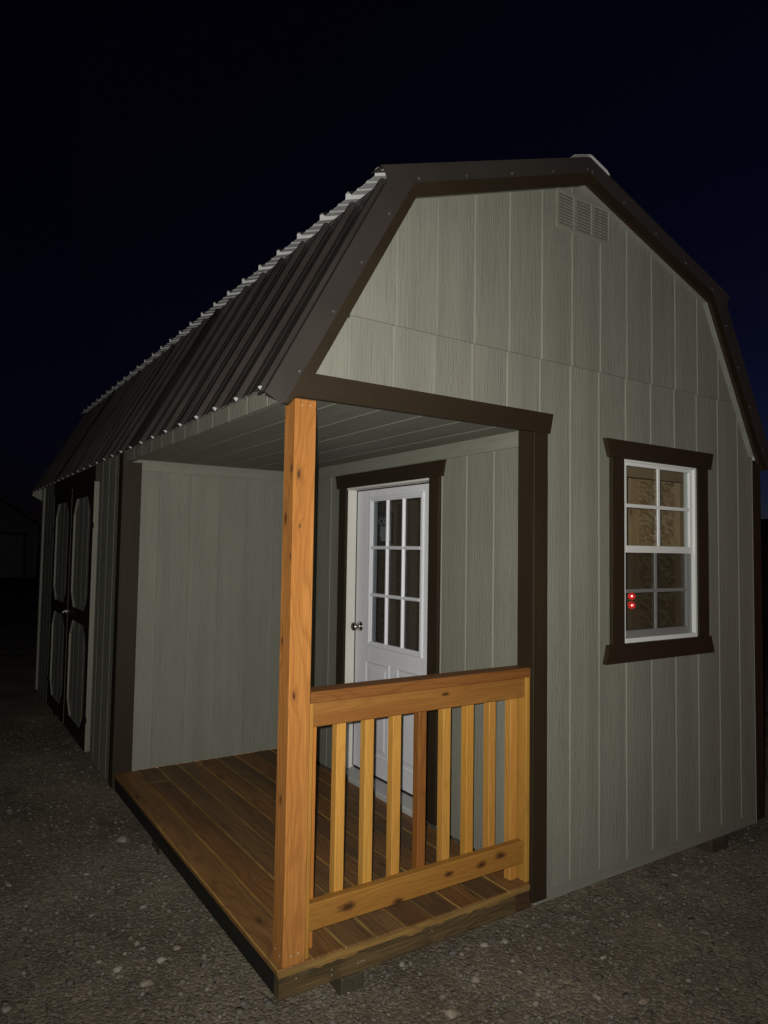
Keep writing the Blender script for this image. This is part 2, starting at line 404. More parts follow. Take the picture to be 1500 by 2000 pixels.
# ------------------------------------------------------------------ the shed
shed = thing('porch_shed', 'taupe barn-roofed shed with brown trim, corner porch and brown metal roof', 'shed', (MID, 0, 0))

# front gable wall: lower sheet z 0..96, upper sheet above, overlapping slightly proud
OPENWIN = (71.0, 97.0, 42.9, 80.4)
fw_ = board_wall('front_wall', shed, front(0), XD, W, lambda u: 0., lambda u: 96.05 if rooftop(u) > 97 else rooftop(u) - .8, 1.12, opens=[OPENWIN], kinks=(W - 2.9,))
board_wall('front_wall_over_porch', shed, front(0), 0.2, XD - .004, lambda u: 83.2, lambda u: min(96.05, rooftop(u) - .8), 1.12, kinks=(2.7, 3.0))
board_wall('gable_wall', shed, front(0), 2.6, W - 2.6, lambda u: 96.10, lambda u: rooftop(u) - .8, 1.5, proud=.10, kinks=(XK, MID, W - XK), opens=[])
mesh('skirt_band', box(XD + .1, W - .05, -.012, .3, 0.02, 2.3, .02), 'siding_x', shed)
# long side wall beyond the porch, with the double doors standing on it
board_wall('side_wall', shed, left(0), D, LEN, lambda u: 0., lambda u: 89., 99.3)
board_wall('porch_side_header', shed, left(0), 0.3, D - .004, lambda u: 82.6, lambda u: 89., .5)
mesh('header_beam_bottom', box(0.05, 1.55, 3.9, D - .3, 82.62, 86, .05), 'siding_y', shed)
board_wall('porch_end_wall', shed, front(D), 0.05, XD, lambda u: ZD, lambda u: 84., .6, pitch=8.25, gw=.20, gd=.10)
board_wall('door_wall', shed, left(XD), 0.0, D, lambda u: ZD, lambda u: 84., 3.2, opens=[(29.5, 67.4, ZD - 1, 77.9)])
board_wall('far_side_wall', shed, right(W), 0.02, LEN, lambda u: 0., lambda u: 89., 3.0)
board_wall('rear_wall', shed, backf(LEN), 0.0, W, lambda u: 0., lambda u: rooftop(u) - .8, 1.12, kinks=(2.7, XK, MID, W - XK))
# porch ceiling: boards running front to back
cl = mesh('porch_ceiling', box(1.6, XD - .6, .6, D - .6, 83.66, 84.2, .02), 'siding_y', shed)
for i in range(6):
    a, b = max(1.0 + 8.2 * i + .17, 1.7), min(1.0 + 8.2 * (i + 1) - .17, XD - .05)
    mesh('ceiling_board', box(a, b, .55, D - .56, 83.40, 83.67, .07), 'siding_y', cl)
mesh('frieze_board', box(4.0, XD - .05, D - .42, D - .01, 80.6, 83.39, .05), 'siding_x', shed)
mesh('frieze_board', box(XD - .42, XD - .01, .3, D - .43, 80.4, 83.39, .05), 'siding_y', shed)

# brown trim boards
def trim(name, vf, a): return mesh(name, vf, 'brown_' + a, shed)
trim('corner_trim', box(-.55, 3.95, D - .78, D - .004, ZD + .02, 82.58, .06), 'z')
trim('corner_trim', box(-.80, -.005, D - .76, D + 3.2, .6, 85, .06), 'z')
trim('porch_trim', box(47.0, 50.45, -.78, -.006, 1.0, 82.5, .05), 'z')
trim('porch_trim', box(XD - .76, XD - .006, .02, 3.9, ZD + .02, 83.3, .05), 'z')
trim('porch_header', prism([(-.35, 82.5), (50.9, 82.5), (51.7, 86.1), (1.9, 86.1)], 'y', -.92, -.01), 'x')
trim('corner_trim', box(W + .006, W + 3.7, .06, 1.5, .6, 83.5, .06), 'z')
mesh('corner_board', box(-.75, -.005, LEN - 3.3, LEN + .5, .6, 85, .05), 'siding_z', shed)

# ---- rake boards, flashing, roof
def offs(p, q, d):                               # shift a line p-q sideways by d (to its right, i.e. into the wall)
    v = Vector((q[0] - p[0], q[1] - p[1])).normalized(); n = Vector((v[1], -v[0])); return (p[0] + n[0] * d, p[1] + n[1] * d), (q[0] + n[0] * d, q[1] + n[1] * d)
def isect(a, b, c, d):
    a, b, c, d = map(Vector, (a, b, c, d)); r_ = b - a; s_ = d - c; t = ((c - a).x * s_.y - (c - a).y * s_.x) / (r_.x * s_.y - r_.y * s_.x); return tuple(a + r_ * t)
mir = lambda p: (W - p[0], p[1])
lo0, lo1 = (-5.0, zlow(-5.0)), (XK, zlow(XK)); up0, up1 = (XK, zup(XK)), (MID, zup(MID))
def rake_polys(dl0, dl1, du0, du1):
    """left lower and left upper bands between two inward offsets (lower slope, upper slope)"""
    A = offs(lo0, lo1, dl0); B = offs(lo0, lo1, dl1); Cc = offs(up0, up1, du0); Dd = offs(up0, up1, du1)
    ko, ki = isect(*A, *Cc), isect(*B, *Dd)
    po = (MID, isect(*Cc, (MID, 0), (MID, 1))[1]); pi_ = (MID, isect(*Dd, (MID, 0), (MID, 1))[1])
    return A[0], B[0], ko, ki, po, pi_
def rake(name, d, y0, y1, mat, cut=None):
    a, b, ko, ki, po, pi_ = rake_polys(*d)
    ends = [a, b] if cut is None else [a] + cut
    for s in (0, 1):
        f = mir if s else (lambda p: p)
        mesh(name, prism([f(p_) for p_ in ends] + [f(ki), f(ko)], 'y', y0, y1), mat, shed)
        mesh(name, prism([f(ko), f(ki), f(pi_), f(po)], 'y', y0, y1), mat, shed)
rake('rake_board', (.3, 5.15, .3, 4.35), -2.05, -1.3, 'brown_x', [(-1.5, 80.85), (-.35, 82.2), (.6, 82.3)])
_l = lo0; lo0 = (-2.6, zlow(-2.6)); rake('rake_backer', (.3, 4.95, .3, 4.15), -1.296, -.11, 'siding_x'); lo0 = _l
rake('rear_rake_board', (.3, 5.15, .3, 4.35), LEN + .8, LEN + 1.6, 'siding_x')

dk = (1.2, zlow(1.2))
roof = mesh('roof', join(*[prism([f(offs(dk, lo1, .35)[0]), f(offs(dk, lo1, .35)[1]), f(offs(dk, lo1, .9)[1]), f(offs(dk, lo1, .9)[0])], 'y', -1.0, LEN + .7) for f in (lambda p: p, mir)],
                         *[prism([f(offs(up0, up1, .35)[0]), f((MID, zup(MID) - .37)), f((MID, zup(MID) - .95)), f(offs(up0, up1, .9)[0])], 'y', -1.0, LEN + .7) for f in (lambda p: p, mir)]), 'roof', shed)
def ribs(y0, y1):
    """(y, height) profile of the ribbed sheet, major ribs every 9 in at -0.4 + 9k"""
    pts = []
    k0 = math.floor((y0 + .4) / 9) - 1
    for k_ in range(k0, k0 + int((y1 - y0) / 9) + 4):
        c0 = -.4 + 9 * k_
        for dy, h in ((-.95, 0), (-.42, .75), (.42, .75), (.95, 0), (2.55, 0), (2.8, .14), (3.3, .14), (3.55, 0), (5.45, 0), (5.7, .14), (6.2, .14), (6.45, 0)):
            if y0 + 1e-3 < c0 + dy < y1 - 1e-3: pts.append((c0 + dy, h))
    hf = lambda y: float(np.interp(y, [p[0] for p in pts], [p[1] for p in pts]))
    return [(y0, hf(y0))] + pts + [(y1, hf(y1))]
def roof_sheet(name, P, Q, n, y0, y1, parent):
    """ribbed sheet from eave point P to top point Q (x,z), n = outward normal (x,z); pale underside"""
    pr = ribs(y0, y1); th = .05; V = []; F = []; MI = []; k_ = len(pr)
    for off in (th, 0.):
        for E_ in (P, Q):
            for y, h in pr: V.append((E_[0] + n[0] * (h + off), y, E_[1] + n[1] * (h + off)))
    for i in range(k_ - 1):
        F.append((i, i + 1, k_ + i + 1, k_ + i)); MI.append(0)
        F.append((2 * k_ + i, 3 * k_ + i, 3 * k_ + i + 1, 2 * k_ + i + 1)); MI.append(1)
        F.append((i, 2 * k_ + i, 2 * k_ + i + 1, i + 1)); MI.append(1)
        F.append((k_ + i, k_ + i + 1, 3 * k_ + i + 1, 3 * k_ + i)); MI.append(1)
    F += [(0, k_, 3 * k_, 2 * k_), (k_ - 1, 3 * k_ - 1, 4 * k_ - 1, 2 * k_ - 1)]; MI += [0, 0]
    return mesh(name, (V, F), ['roof', 'under'], parent, mi=MI)
nl = Vector((-1.835, 1)).normalized(); nu = Vector((-.358, 1)).normalized()
eave = (-4.55, zlow(-4.55)); lot = (14.6, zlow(14.6)); upb = (13.5, zup(13.5)); upt = (MID - .8, zup(MID - .8))
ys = [-2.1] + [-.4 + 36 * i - 1.2 for i in range(1, 7)] + [LEN + 2]
for a, b in zip(ys[:-1], ys[1:]):
    b_ = b + 1.6 if b < LEN else b
    for s in (0, 1):
        f = mir if s else (lambda p: p); g = (lambda n_: (-n_[0], n_[1])) if s else (lambda n_: tuple(n_))
        roof_sheet('roof_panel', f(eave), f(lot), g(nl), a, b_, roof); roof_sheet('roof_panel', f(upb), f(upt), g(nu), a, b_, roof)
# ridge cap (folded sheet, pale below)
def folded(name, line, th, y0, y1, parent):
    V = []; F = []; MI = []; k_ = len(line)
    for d in (th, 0.):
        for y in (y0, y1):
            for (x, z) in line: V.append((x, y, z + d))
    for i in range(k_ - 1):
        F.append((i, i + 1, k_ + i + 1, k_ + i)); MI.append(0)
        F.append((2 * k_ + i, 3 * k_ + i, 3 * k_ + i + 1, 2 * k_ + i + 1)); MI.append(1)
        F.append((i, 2 * k_ + i, 2 * k_ + i + 1, i + 1)); MI.append(1); F.append((k_ + i, k_ + i + 1, 3 * k_ + i + 1, 3 * k_ + i)); MI.append(1)
    F += [(0, k_, 3 * k_, 2 * k_), (k_ - 1, 3 * k_ - 1, 4 * k_ - 1, 2 * k_ - 1)]; MI += [1, 1]
    return mesh(name, (V, F), ['flash', 'under'], parent, mi=MI)
zc_ = zup(MID)
folded('ridge_cap', [(MID - 5.4, zup(MID - 5.4) + .40), (MID - 4.6, zup(MID - 4.6) + .80), (MID - .4, zc_ + .62), (MID, zc_ + .68), (MID + .4, zc_ + .62), (MID + 4.6, zup(MID - 4.6) + .80), (MID + 5.4, zup(MID - 5.4) + .40)], .05, -2.75, LEN + 3, roof)
# metal rake flashing: a face down the gable and a leg over the sheet edge
a, b, ko, ki, po, pi_ = rake_polys(-.15, 3.6, -.35, 2.5)
for s in (0, 1):
    f = mir if s else (lambda p: p)
    lowtop = isect(a, ko, (13.9, 0), (13.9, 200)); lt2 = isect(b, ki, (ki[0] - .2, 0), (ki[0] - .2, 200))
    mesh('rake_flashing', prism([f(a), f((-2.9, 80.75)), f((-2.2, 81.0)), f(ki), f(ko), f(lowtop)], 'y', -2.42, -2.36), 'flash', roof)
    mesh('rake_flashing', prism([f((12.9, zup(12.9) + .35)), f((14.1, zup(14.1) - 2.35)), f(ki), f(pi_), f(po)], 'y', -2.52, -2.46), 'flash', roof)
    o1 = offs(lo0, lo1, -.15); o2 = offs(lo0, lo1, -.21); t1 = isect(*o1, (13.9, 0), (13.9, 200)); t2 = isect(*o2, (13.9, 0), (13.9, 200))
    mesh('rake_flashing_leg', prism([f(o1[0]), f(t1), f(t2), f(o2[0])], 'y', -2.42, .4), 'flash', roof)
    o1 = offs((12.9, zup(12.9)), up1, -.35); o2 = offs((12.9, zup(12.9)), up1, -.41)
    mesh('rake_flashing_leg', prism([f(o1[0]), f(o1[1]), f(o2[1]), f(o2[0])], 'y', -2.52, .4), 'flash', roof)
# flashing screws, little domes
scr = []
for s in (0, 1):
    f = mir if s else (lambda p: p)
    for t in (.13, .38, .6, .83):
        p0_, p1_ = offs(lo0, lo1, 2.6); p_ = f((p0_[0] + (p1_[0] - p0_[0]) * t, p0_[1] + (p1_[1] - p0_[1]) * t)); scr.append(lathe((p_[0], -2.42, p_[1]), 'y', [(0, .26), (-.05, .26), (-.10, .17), (-.22, .13)], 8))
    for t in (.08, .30, .53, .76, .97):
        p0_, p1_ = offs(up0, up1, 1.9); p_ = f((p0_[0] + (p1_[0] - p0_[0]) * t, p0_[1] + (p1_[1] - p0_[1]) * t)); scr.append(lathe((p_[0], -2.52, p_[1]), 'y', [(0, .26), (-.05, .26), (-.10, .17), (-.22, .13)], 8))
mesh('flashing_screws', join(*scr), 'screwhead', roof, kind='stuff')

# ---- gable vent with three louvred columns
v0, v1, z0, z1 = 52.9, 68.3, 121.5, 129.2
vent = mesh('gable_vent', join(box(v0, v1, -.45, -.11, z0, z0 + .8, .1), box(v0, v1, -.45, -.11, z1 - .8, z1, .1), *[box(x, x + wd, -.449, -.11, z0 + .1, z1 - .1, .1) for x, wd in ((v0 + .01, .75), (v0 + 4.65, 1.0), (v0 + 9.6, 1.0), (v1 - .76, .75))]), 'siding_x', shed)
for x in (v0 + .76, v0 + 5.65, v0 + 10.6):
    for j in range(10):
        zz = z0 + .86 + j * .60; x1_ = x + 3.9 if x < v0 + 10 else x + 4.0
        mesh('louver', prism([(-.42, zz), (-.36, zz - .05), (-.13, zz + .42), (-.18, zz + .50)], 'x', x, x1_), 'siding_x', vent)

# ---- deck
deck = mesh('porch_deck', join(box(.3, 47.0, 1.8, D - .6, .05, 2.9, .05)), 'dark_rim', shed)
# front rim with a waney top edge
n = 60; V = []; F = []
for i in range(n + 1):
    x = .02 + (43.7 - .02) * i / n; zt = 2.96 - (.06 + .34 * max(0, math.sin(i * .21 + .6) + .5 * math.sin(i * .53) + .25 * math.sin(i * 1.37)) if i > 3 else 0)
    V += [(x, .06, 0.), (x, .05, zt), (x, .45, 2.97), (x, 1.5, 2.97), (x, 1.5, 0.)]
for i in range(n):
    for j in range(5): F.append((i * 5 + j, i * 5 + (j + 1) % 5, (i + 1) * 5 + (j + 1) % 5, (i + 1) * 5 + j))
F += [(0, 1, 2, 3, 4), tuple(n * 5 + j for j in range(5))]
mesh('front_rim', (V, F), 'weathered', deck)
mesh('rim_end_block', box(43.72, 47.3, .03, 1.5, .02, 2.96, .06), 'endblock', deck)
mesh('side_rim', box(-.03, 1.4, 1.52, D - .1, 0., 2.95, .1), 'dark_rim', deck)
x = -.2
def deck_board(vf, t):
    o = mesh('deck_board', vf, ['deck', 'deckedge'], deck, tint=t)
    for p_ in o.data.polygons:
        if abs(p_.normal.x) > .3 and p_.normal.z > .3: p_.material_index = 1
for i in range(9):
    t = random.choice([(1., 1., 1.), (.74, .74, .76), (1.22, 1.14, 1.02), (.88, .92, .95), (1.08, .95, .82)])
    x1_ = min(x + 5.27, XD - .05)
    if i == 1:
        deck_board(box(x + .03, x1_, .0, 85., 3., ZD, .26), t); deck_board(box(x + .03, x1_, 85.08, D - .02, 3., ZD, .26), (.8, .8, .8))
    else: deck_board(box(x + .03, x1_, random.uniform(-.04, .03), D - .02, 3., ZD - random.uniform(0, .07), random.uniform(.18, .32)), t)
    x += 5.3
V = []; F = []; n = 90
for i in range(n + 1):
    x = -.17 + 47.7 * i / n; dz = .10 + .30 * max(0., math.sin(i * .23 + 4.) + .6 * math.sin(i * .61 + 1.) + .35 * math.sin(i * 1.7)) if 6 < i < 84 else .06
    V += [(x, -.10, 3.05 - dz), (x, -.11 + .02 * math.sin(i * .9), 3.88), (x, -.045, 3.88), (x, -.045, 3.05 - dz)]
for i in range(n):
    for j_ in range(4): F.append((i * 4 + j_, i * 4 + (j_ + 1) % 4, (i + 1) * 4 + (j_ + 1) % 4, (i + 1) * 4 + j_))
F += [(0, 1, 2, 3), tuple(n * 4 + q for q in range(4))]
mesh('deck_front_edge', (V, F), 'edgewood', deck, tint=(.82, .74, .62))
nl_ = [cyl((x, .03, z), 'y', .09, .05, 8) for x, z in ((8.2, 1.6), (8.2, .9), (12.6, 1.2), (13.1, 1.3), (13.6, 1.25), (26., 2.), (45., 2.1), (45.4, 1.5), (2.6, 2.2))]
mesh('rim_nails', join(*nl_), 'galv', deck, kind='stuff')

# ---- corner post
PK = [(-.95, -1.72, 67.6, .34), (-.6, -1.72, 60.3, .16), (-.9, -1.72, 36.6, .28), (-1.7, -.9, 68.5, .34), (-1.7, .6, 61.5, .45), (-1.7, -1.2, 56, .22), (-1.7, .9, 44, .34), (-1.7, .2, 22, .3)]
MAT['post'] = wood('cedar_post', 'z', CA, CB, CC, knots=PK, voro=False, grain=1.15, rough=.8)
post = mesh('corner_post', box(.55, 3.95, .06, 3.5, ZD - .02, 82.45, .12), 'post', shed, tint=(.93, .91, .84))
mesh('post_nails', join(*[cyl((x, .0, z), 'y', .10, .1, 8) for x, z in ((1.6, 81.5), (2.9, 81.6), (1.7, 5.4), (2.8, 5.5))], *[cyl((.49, y, z), 'x', .1, .1, 8) for y, z in ((1.1, 5.3), (2.5, 5.6))]), 'galv', post, kind='stuff')

# ---- railing
MAT['lowrail'] = wood('knotty_low_rail', 'x', YA, YB, YC, knots=[(-14.5, -.75, 1.9, .75), (-5.5, -.75, .35, .6), (4.2, -.75, 2.1, .5), (11.2, -.75, 2.0, .62), (15.4, -.75, 2.5, .7), (-20.3, -.2, 3.5, .4)], voro=False, grain=.8)
MAT['toprail'] = wood('top_rail_wood', 'x', YA, CB, YC, knots=[(3.2, -.75, 2.3, .42)], voro=False, grain=.8)
rail = thing('railing', None, None, (26, 1, ZD), parent=shed)
mesh('cap_rail', box(4.25, 47.55, .35, 3.9, 39.15, 40.75, .13), 'cedar_x', rail, tint=(.50, .46, .46))
mesh('top_rail', box(4.75, 46.75, 1.0, 2.45, 35.6, 39.13, .12), 'toprail', rail, tint=(.55, .50, .50))
mesh('bottom_rail', box(4.95, 46.6, 1.0, 2.5, 7.2, 11.0, .12), 'lowrail', rail, tint=(.62, .57, .48))
mesh('side_strip', box(3.96, 4.7, .45, 3.7, ZD, 39.13, .07), 'pine_z', rail, tint=(.70, .64, .55))
mesh('side_strip', box(46.78, 47.6, .6, 3.9, ZD, 39.13, .07), 'pine_z', rail, tint=(.75, .75, .62))
BT = [(.82, .62, .55), (1., .98, .9), (.95, .95, .85), (.92, .9, .8), (.52, .47, .40), (.88, .85, .75), (.95, .93, .7), (.85, .80, .75), (.92, .85, .8)]
for i, t in enumerate(BT):
    xc = 5.6 + 5.0 * i; jx = random.uniform(-.08, .08)
    if i in (0, 8): jx = -.0
    mesh('baluster', box(xc - .78 + jx, xc + .78 + jx, 2.52, 4.05, 7.0 if i not in (0, 8) else ZD + .01, 38.9, .08), 'pine_z' if i != 4 else 'cedar_z', rail, tint=t)

# ---- entry door in the door wall (faces -x)
SX = 51.1
door = thing('entry_door', None, None, (SX, 48.3, ZD), parent=shed)
trim_d = lambda vf, a, nm='door_trim': mesh(nm, vf, 'brown_' + a, door)
trim_d(prism([(26.1, 76.75), (70.5, 76.75), (71.4, 80.15), (25.3, 80.15)], 'x', XD - .95, XD - .43), 'y', 'door_head_trim')
trim_d(box(XD - .76, XD - .006, 27.4, 30.9, ZD + .5, 76.74, .05), 'z'); trim_d(box(XD - .76, XD - .006, 66.2, 69.7, ZD + .5, 76.74, .05), 'z')
mesh('door_jamb', box(XD - .4, SX + 3., 66.22, 67.3, ZD + 1.6, 76.7, .04), 'jamb', door); mesh('door_jamb', box(XD - .4, SX + 3., 29.8, 30.86, ZD + 1.6, 76.7, .04), 'jamb', door)
mesh('door_jamb_head', box(XD - .38, SX + 3., 30.86, 66.22, 76.3, 77.8, .04), 'jamb', door)
mesh('weather_strip', join(box(SX - .12, SX + .3, 66.0, 66.22, 6.4, 76.3, .02), box(SX - .12, SX + .3, 30.9, 66.2, 76.08, 76.3, .02), box(SX + .1, SX + .9, 30.9, 66.2, 5.75, 6.5, .02)), 'black', door)
mesh('threshold', prism([(XD - 1.2, ZD + .01), (SX + 3.5, ZD + .01), (SX + 3.5, 5.9), (SX - .2, 5.9), (XD - 1.0, 5.35), (XD - 1.2, 4.9)], 'y', 30.9, 66.2), 'threshold', door)
# slab built round the glazed opening
LY0, LY1, LZ0, LZ1 = 38.0, 59.0, 38.2, 73.3
SL0, SL1, ST = 30.95, 65.98, 1.75
slab = mesh('door_slab', join(box(SX, SX + ST, SL0, LY0, 6.5, 76.06, .05), box(SX, SX + ST, LY1, SL1, 6.5, 76.06, .05), box(SX + .002, SX + ST, LY0 + .001, LY1 - .001, LZ1, 76.05, .01), box(SX + .002, SX + ST, LY0 + .001, LY1 - .001, 6.51, LZ0, .01)), 'white_z', door)
def moulding(y0, y1, z0, z1, prof, name, parent, mat):
    """mitred picture-frame moulding; prof = (inset, height towards -x)"""
    V = []; F = []; k_ = len(prof)
    for (d, h) in prof: V += [(SX - h, y0 + d, z0 + d), (SX - h, y1 - d, z0 + d), (SX - h, y1 - d, z1 - d), (SX - h, y0 + d, z1 - d)]
    for j in range(k_ - 1):
        for i in range(4): F.append((j * 4 + i, j * 4 + (i + 1) % 4, (j + 1) * 4 + (i + 1) % 4, (j + 1) * 4 + i))
    return mesh(name, (V, F), mat, parent)
moulding(37.0, 60.0, 37.1, 74.4, [(0, -.02), (.02, .28), (.35, .42), (.8, .40), (1.15, .15), (1.3, .1), (1.32, -.6)], 'glazing_frame', slab, 'white_z')
for zz in (61.6, 49.9): mesh('muntin', prism([(SX - .02, zz - .42), (SX - .34, zz - .16), (SX - .34, zz + .16), (SX - .02, zz + .42), (SX + .3, zz + .42), (SX + .3, zz - .42)], 'y', 38.3, 58.7), 'white_y', slab)
for yy in (45.1, 51.9): mesh('muntin', prism([(SX - .022, yy - .42), (SX - .345, yy - .16), (SX - .345, yy + .16), (SX - .022, yy + .42), (SX + .31, yy + .42), (SX + .31, yy - .42)], 'z', 38.4, 73.1), 'white_z', slab)
for (a, b) in ((38.3, 44.7), (45.5, 51.5), (52.3, 58.7)):
    for (c_, d_) in ((38.5, 49.5), (50.3, 61.2), (62.0, 73.0)): mesh('pane', box(SX + .32, SX + .42, a - .2, b + .2, c_ - .2, d_ + .2, .01), 'doorglass', slab)
for (a, b) in ((36.3, 46.9), (50.1, 60.7)):
    moulding(a, b, 11., 33.6, [(0, -.02), (.02, .16), (.25, .22), (.55, .05), (.9, -.06), (1.3, -.06 + .03), (2.0, .16), (2.02, .16)], 'embossed_moulding', slab, 'white_z')
    mesh('embossed_panel', box(SX - .17, SX + .2, a + 1.95, b - 1.95, 12.95, 31.65, .03), 'white_z', slab)
KY, KZ = 63.6, 41.6
knob = mesh('door_knob', lathe((SX, KY, KZ), 'x', [(0, 1.25), (-.12, 1.28), (-.28, 1.1), (-.34, .55), (-1.0, .45), (-1.25, .7), (-1.5, 1.0), (-1.85, 1.1), (-2.2, 1.02), (-2.4, .7), (-2.46, .3)], 28), 'nickel', door, smooth=True)

# ---- front window
win = thing('window', None, None, (84, 0, 43.6), parent=shed)
mesh('window_head_trim', prism([(67.5, 79.75), (101.1, 79.75), (102.0, 83.3), (66.2, 83.3)], 'y', -.95, -.006), 'brown_x', win)
mesh('window_sill_trim', prism([(66.1, 40.0), (101.7, 40.0), (100.6, 43.6), (67.1, 43.6)], 'y', -.95, -.006), 'brown_x', win)
mesh('window_side_trim', box(68.1, 71.75, -.78, -.006, 43.6, 79.75, .05), 'brown_z', win); mesh('window_side_trim', box(96.3, 100.1, -.78, -.006, 43.6, 79.75, .05), 'brown_z', win)
WX0, WX1, WZ0, WZ1 = 71.76, 96.28, 43.62, 79.73
def ring(x0, x1, z0, z1, wl, wr, wb, wt, y0, y1):
    return join(box(x0, x0 + wl, y0, y1, z0, z1, .04), box(x1 - wr, x1, y0, y1, z0, z1, .04), box(x0 + wl, x1 - wr, y0 + .003, y1, z0, z0 + wb, .04), box(x0 + wl, x1 - wr, y0 + .003, y1, z1 - wt, z1, .04))
mesh('window_frame', ring(WX0, WX1, WZ0, WZ1, .7, .7, .9, .45, -.45, 2.2), 'vinyl', win)
us = mesh('upper_sash', ring(WX0 + .7, WX1 - .7, 61.3, WZ1 - .45, 1.0, 1.0, 1.4, .65, .05, .75), 'vinyl', win)
ls = mesh('lower_sash', ring(WX0 + .7, WX1 - .7, WZ0 + .9, 62.6, 1.0, 1.0, 1.3, 1.2, .82, 1.6), 'vinyl', win)
def grid(sash, x0, x1, z0, z1, y):
    xm, zm = (x0 + x1) / 2, (z0 + z1) / 2
    mesh('muntin', box(xm - .38, xm + .38, y - .14, y + .2, z0, z1, .05), 'vinyl', sash); mesh('muntin', box(x0, x1, y - .137, y + .2, zm - .36, zm + .36, .05), 'vinyl', sash)
    for a, b in ((x0, xm), (xm, x1)):
        for c_, d_ in ((z0, zm), (zm, z1)): mesh('pane', box(a + .01, b - .01, y + .22, y + .32, c_ + .01, d_ - .01, .01), 'glass', sash)
grid(us, WX0 + 1.69, WX1 - 1.69, 62.69, WZ1 - 1.09, .3); grid(ls, WX0 + 1.69, WX1 - 1.69, WZ0 + 2.19, 61.41, 1.05)
mesh('insect_screen', ([(WX0 + .72, .42, WZ0 + .92), (WX1 - .72, .42, WZ0 + .92), (WX1 - .72, .42, 61.29), (WX0 + .72, .42, 61.29)], [(0, 1, 2, 3)]), 'screen', win)

# ---- double barn doors on the side wall
bd = thing('double_door', None, None, (-.8, 164.5, 1.0), parent=shed)
mesh('door_header', box(-1.5, -.006, 126.4, 202.5, 79.9, 84.4, .05), 'brown_y', bd)
def octo(y0, y1, z0, z1, c_=4.6): return [(y0 + c_, z0), (y1 - c_, z0), (y1, z0 + c_), (y1, z1 - c_), (y1 - c_, z1), (y0 + c_, z1), (y0, z1 - c_), (y0, z0 + c_)]
for (a, b) in ((128.2, 164.3), (164.7, 200.8)):
    lf = board_wall('door_leaf', bd, left(-.75), a, b, lambda u: 1.8, lambda u: 79.8, a + 2.3, gd=.2)
    # frame face: outer rectangle split into pieces round the two octagons
    oy0, oy1 = a + 4.4, b - 4.4
    zs = [(6.6, 37.0), (41.1, 76.0)]
    def frame_piece(poly, nm='frame_board'):
        n = len(poly); V, F = prism(poly, 'x', -1.35, -.76); mesh(nm, (V, F), ['brown_z', 'siding_z'], lf, mi=[0, 0] + [1] * n)
    frame_piece([(a, 1.8), (oy0, 1.8), (oy0, 79.8), (a, 79.8)]); frame_piece([(oy1, 1.8), (b, 1.8), (b, 79.8), (oy1, 79.8)])
    for zb, zt in ((1.8, 6.6), (37.0, 41.1), (76.0, 79.8)): frame_piece([(oy0, zb), (oy1, zb), (oy1, zt), (oy0, zt)])
    for zb, zt in zs:
        for (cy, sy) in ((oy0, 1), (oy1, -1)):
            for (cz, sz) in ((zb, 1), (zt, -1)): frame_piece([(cy, cz), (cy + 4.6 * sy, cz), (cy, cz + 4.9 * sz)], 'corner_gusset')
mesh('door_handle', join(cyl((-2.0, 166.6, 38.8), 'x', 1.0, .7, 20), box(-3.0, -2.5, 164.3, 168.9, 38.4, 39.1, .12), cyl((-2.6, 166.6, 38.8), 'x', .35, .7, 12)), 'chrome', bd)
mesh('hinge_strap', join(*[box(-1.42, -1.36, y - 1.6, y + 1.6, z, z + 1.6, .02) for y in (128.4, 200.4) for z in (10., 66.)]), 'black', bd)

# ---- interior seen through the glass
mesh('inner_floor', box(XD + 3.8, W - .8, .8, LEN - .8, 3., 3.95, .02), 'osb', shed); mesh('inner_floor', box(.9, XD + 3.7, D + .8, LEN - .8, 3., 3.95, .02), 'osb', shed)
mesh('loft_floor', box(XD + .6, W - .85, .8, LEN - .8, 84.3, 85., .02), 'osb', shed)
mesh('inner_lining', box(W - 1.5, W - .8, .8, LEN - .9, 3.96, 84.2, .02), 'osb', shed)
mesh('inner_lining', box(.9, W - 1.6, LEN - 1.6, LEN - .85, 3.96, 84.2, .02), 'osb', shed)
for y in [15.6 + 14.4 * i for i in range(16)]: mesh('wall_stud', box(W - 5.0, W - 1.51, y, y + 1.5, 3.96, 82.6, .05), 'stud_z', shed, tint=random.choice([(1, 1, 1), (.9, .86, .8), (1.05, 1., .92)]))
mesh('top_plate', box(W - 5.0, W - 1.51, .9, LEN - 2, 82.62, 84.28, .05), 'stud_y', shed, tint=(.8, .75, .7))
for y in [14. + 24 * i for i in range(9)]: mesh('loft_joist', box(XD + 1, W - 5.1, y, y + 1.5, 78.8, 84.25, .05), 'stud_x', shed, tint=(.8, .75, .7))

# ---- paper sign hung inside the door glass
sign = mesh('paper_sign', box(SX + 2.0, SX + 2.06, 53.2, 58.9, 62.9, 70.6, .01), 'signblack', None)
sign['label'] = 'small black sign with white letters behind the porch door glass'; sign['category'] = 'sign'
mesh('sign_print', ([(SX + 1.97, 53.4, 63.3), (SX + 1.97, 57.5, 63.2), (SX + 1.97, 58.2, 64.8), (SX + 1.97, 57.9, 67.1), (SX + 1.97, 56.0, 66.9), (SX + 1.97, 53.4, 67.2)], [(0, 1, 2, 3, 4, 5)]), 'signwhite', sign)
tcu = bpy.data.curves.new('letters', 'FONT'); tcu.body = 'ODI'; tcu.size = 3.0; tcu.extrude = .01
to_ = bpy.data.objects.new('tmp_text', tcu); C.objects.link(to_); bpy.context.view_layer.update()
tm = bpy.data.meshes.new_from_object(to_.evaluated_get(bpy.context.evaluated_depsgraph_get())); C.objects.unlink(to_); bpy.data.objects.remove(to_)
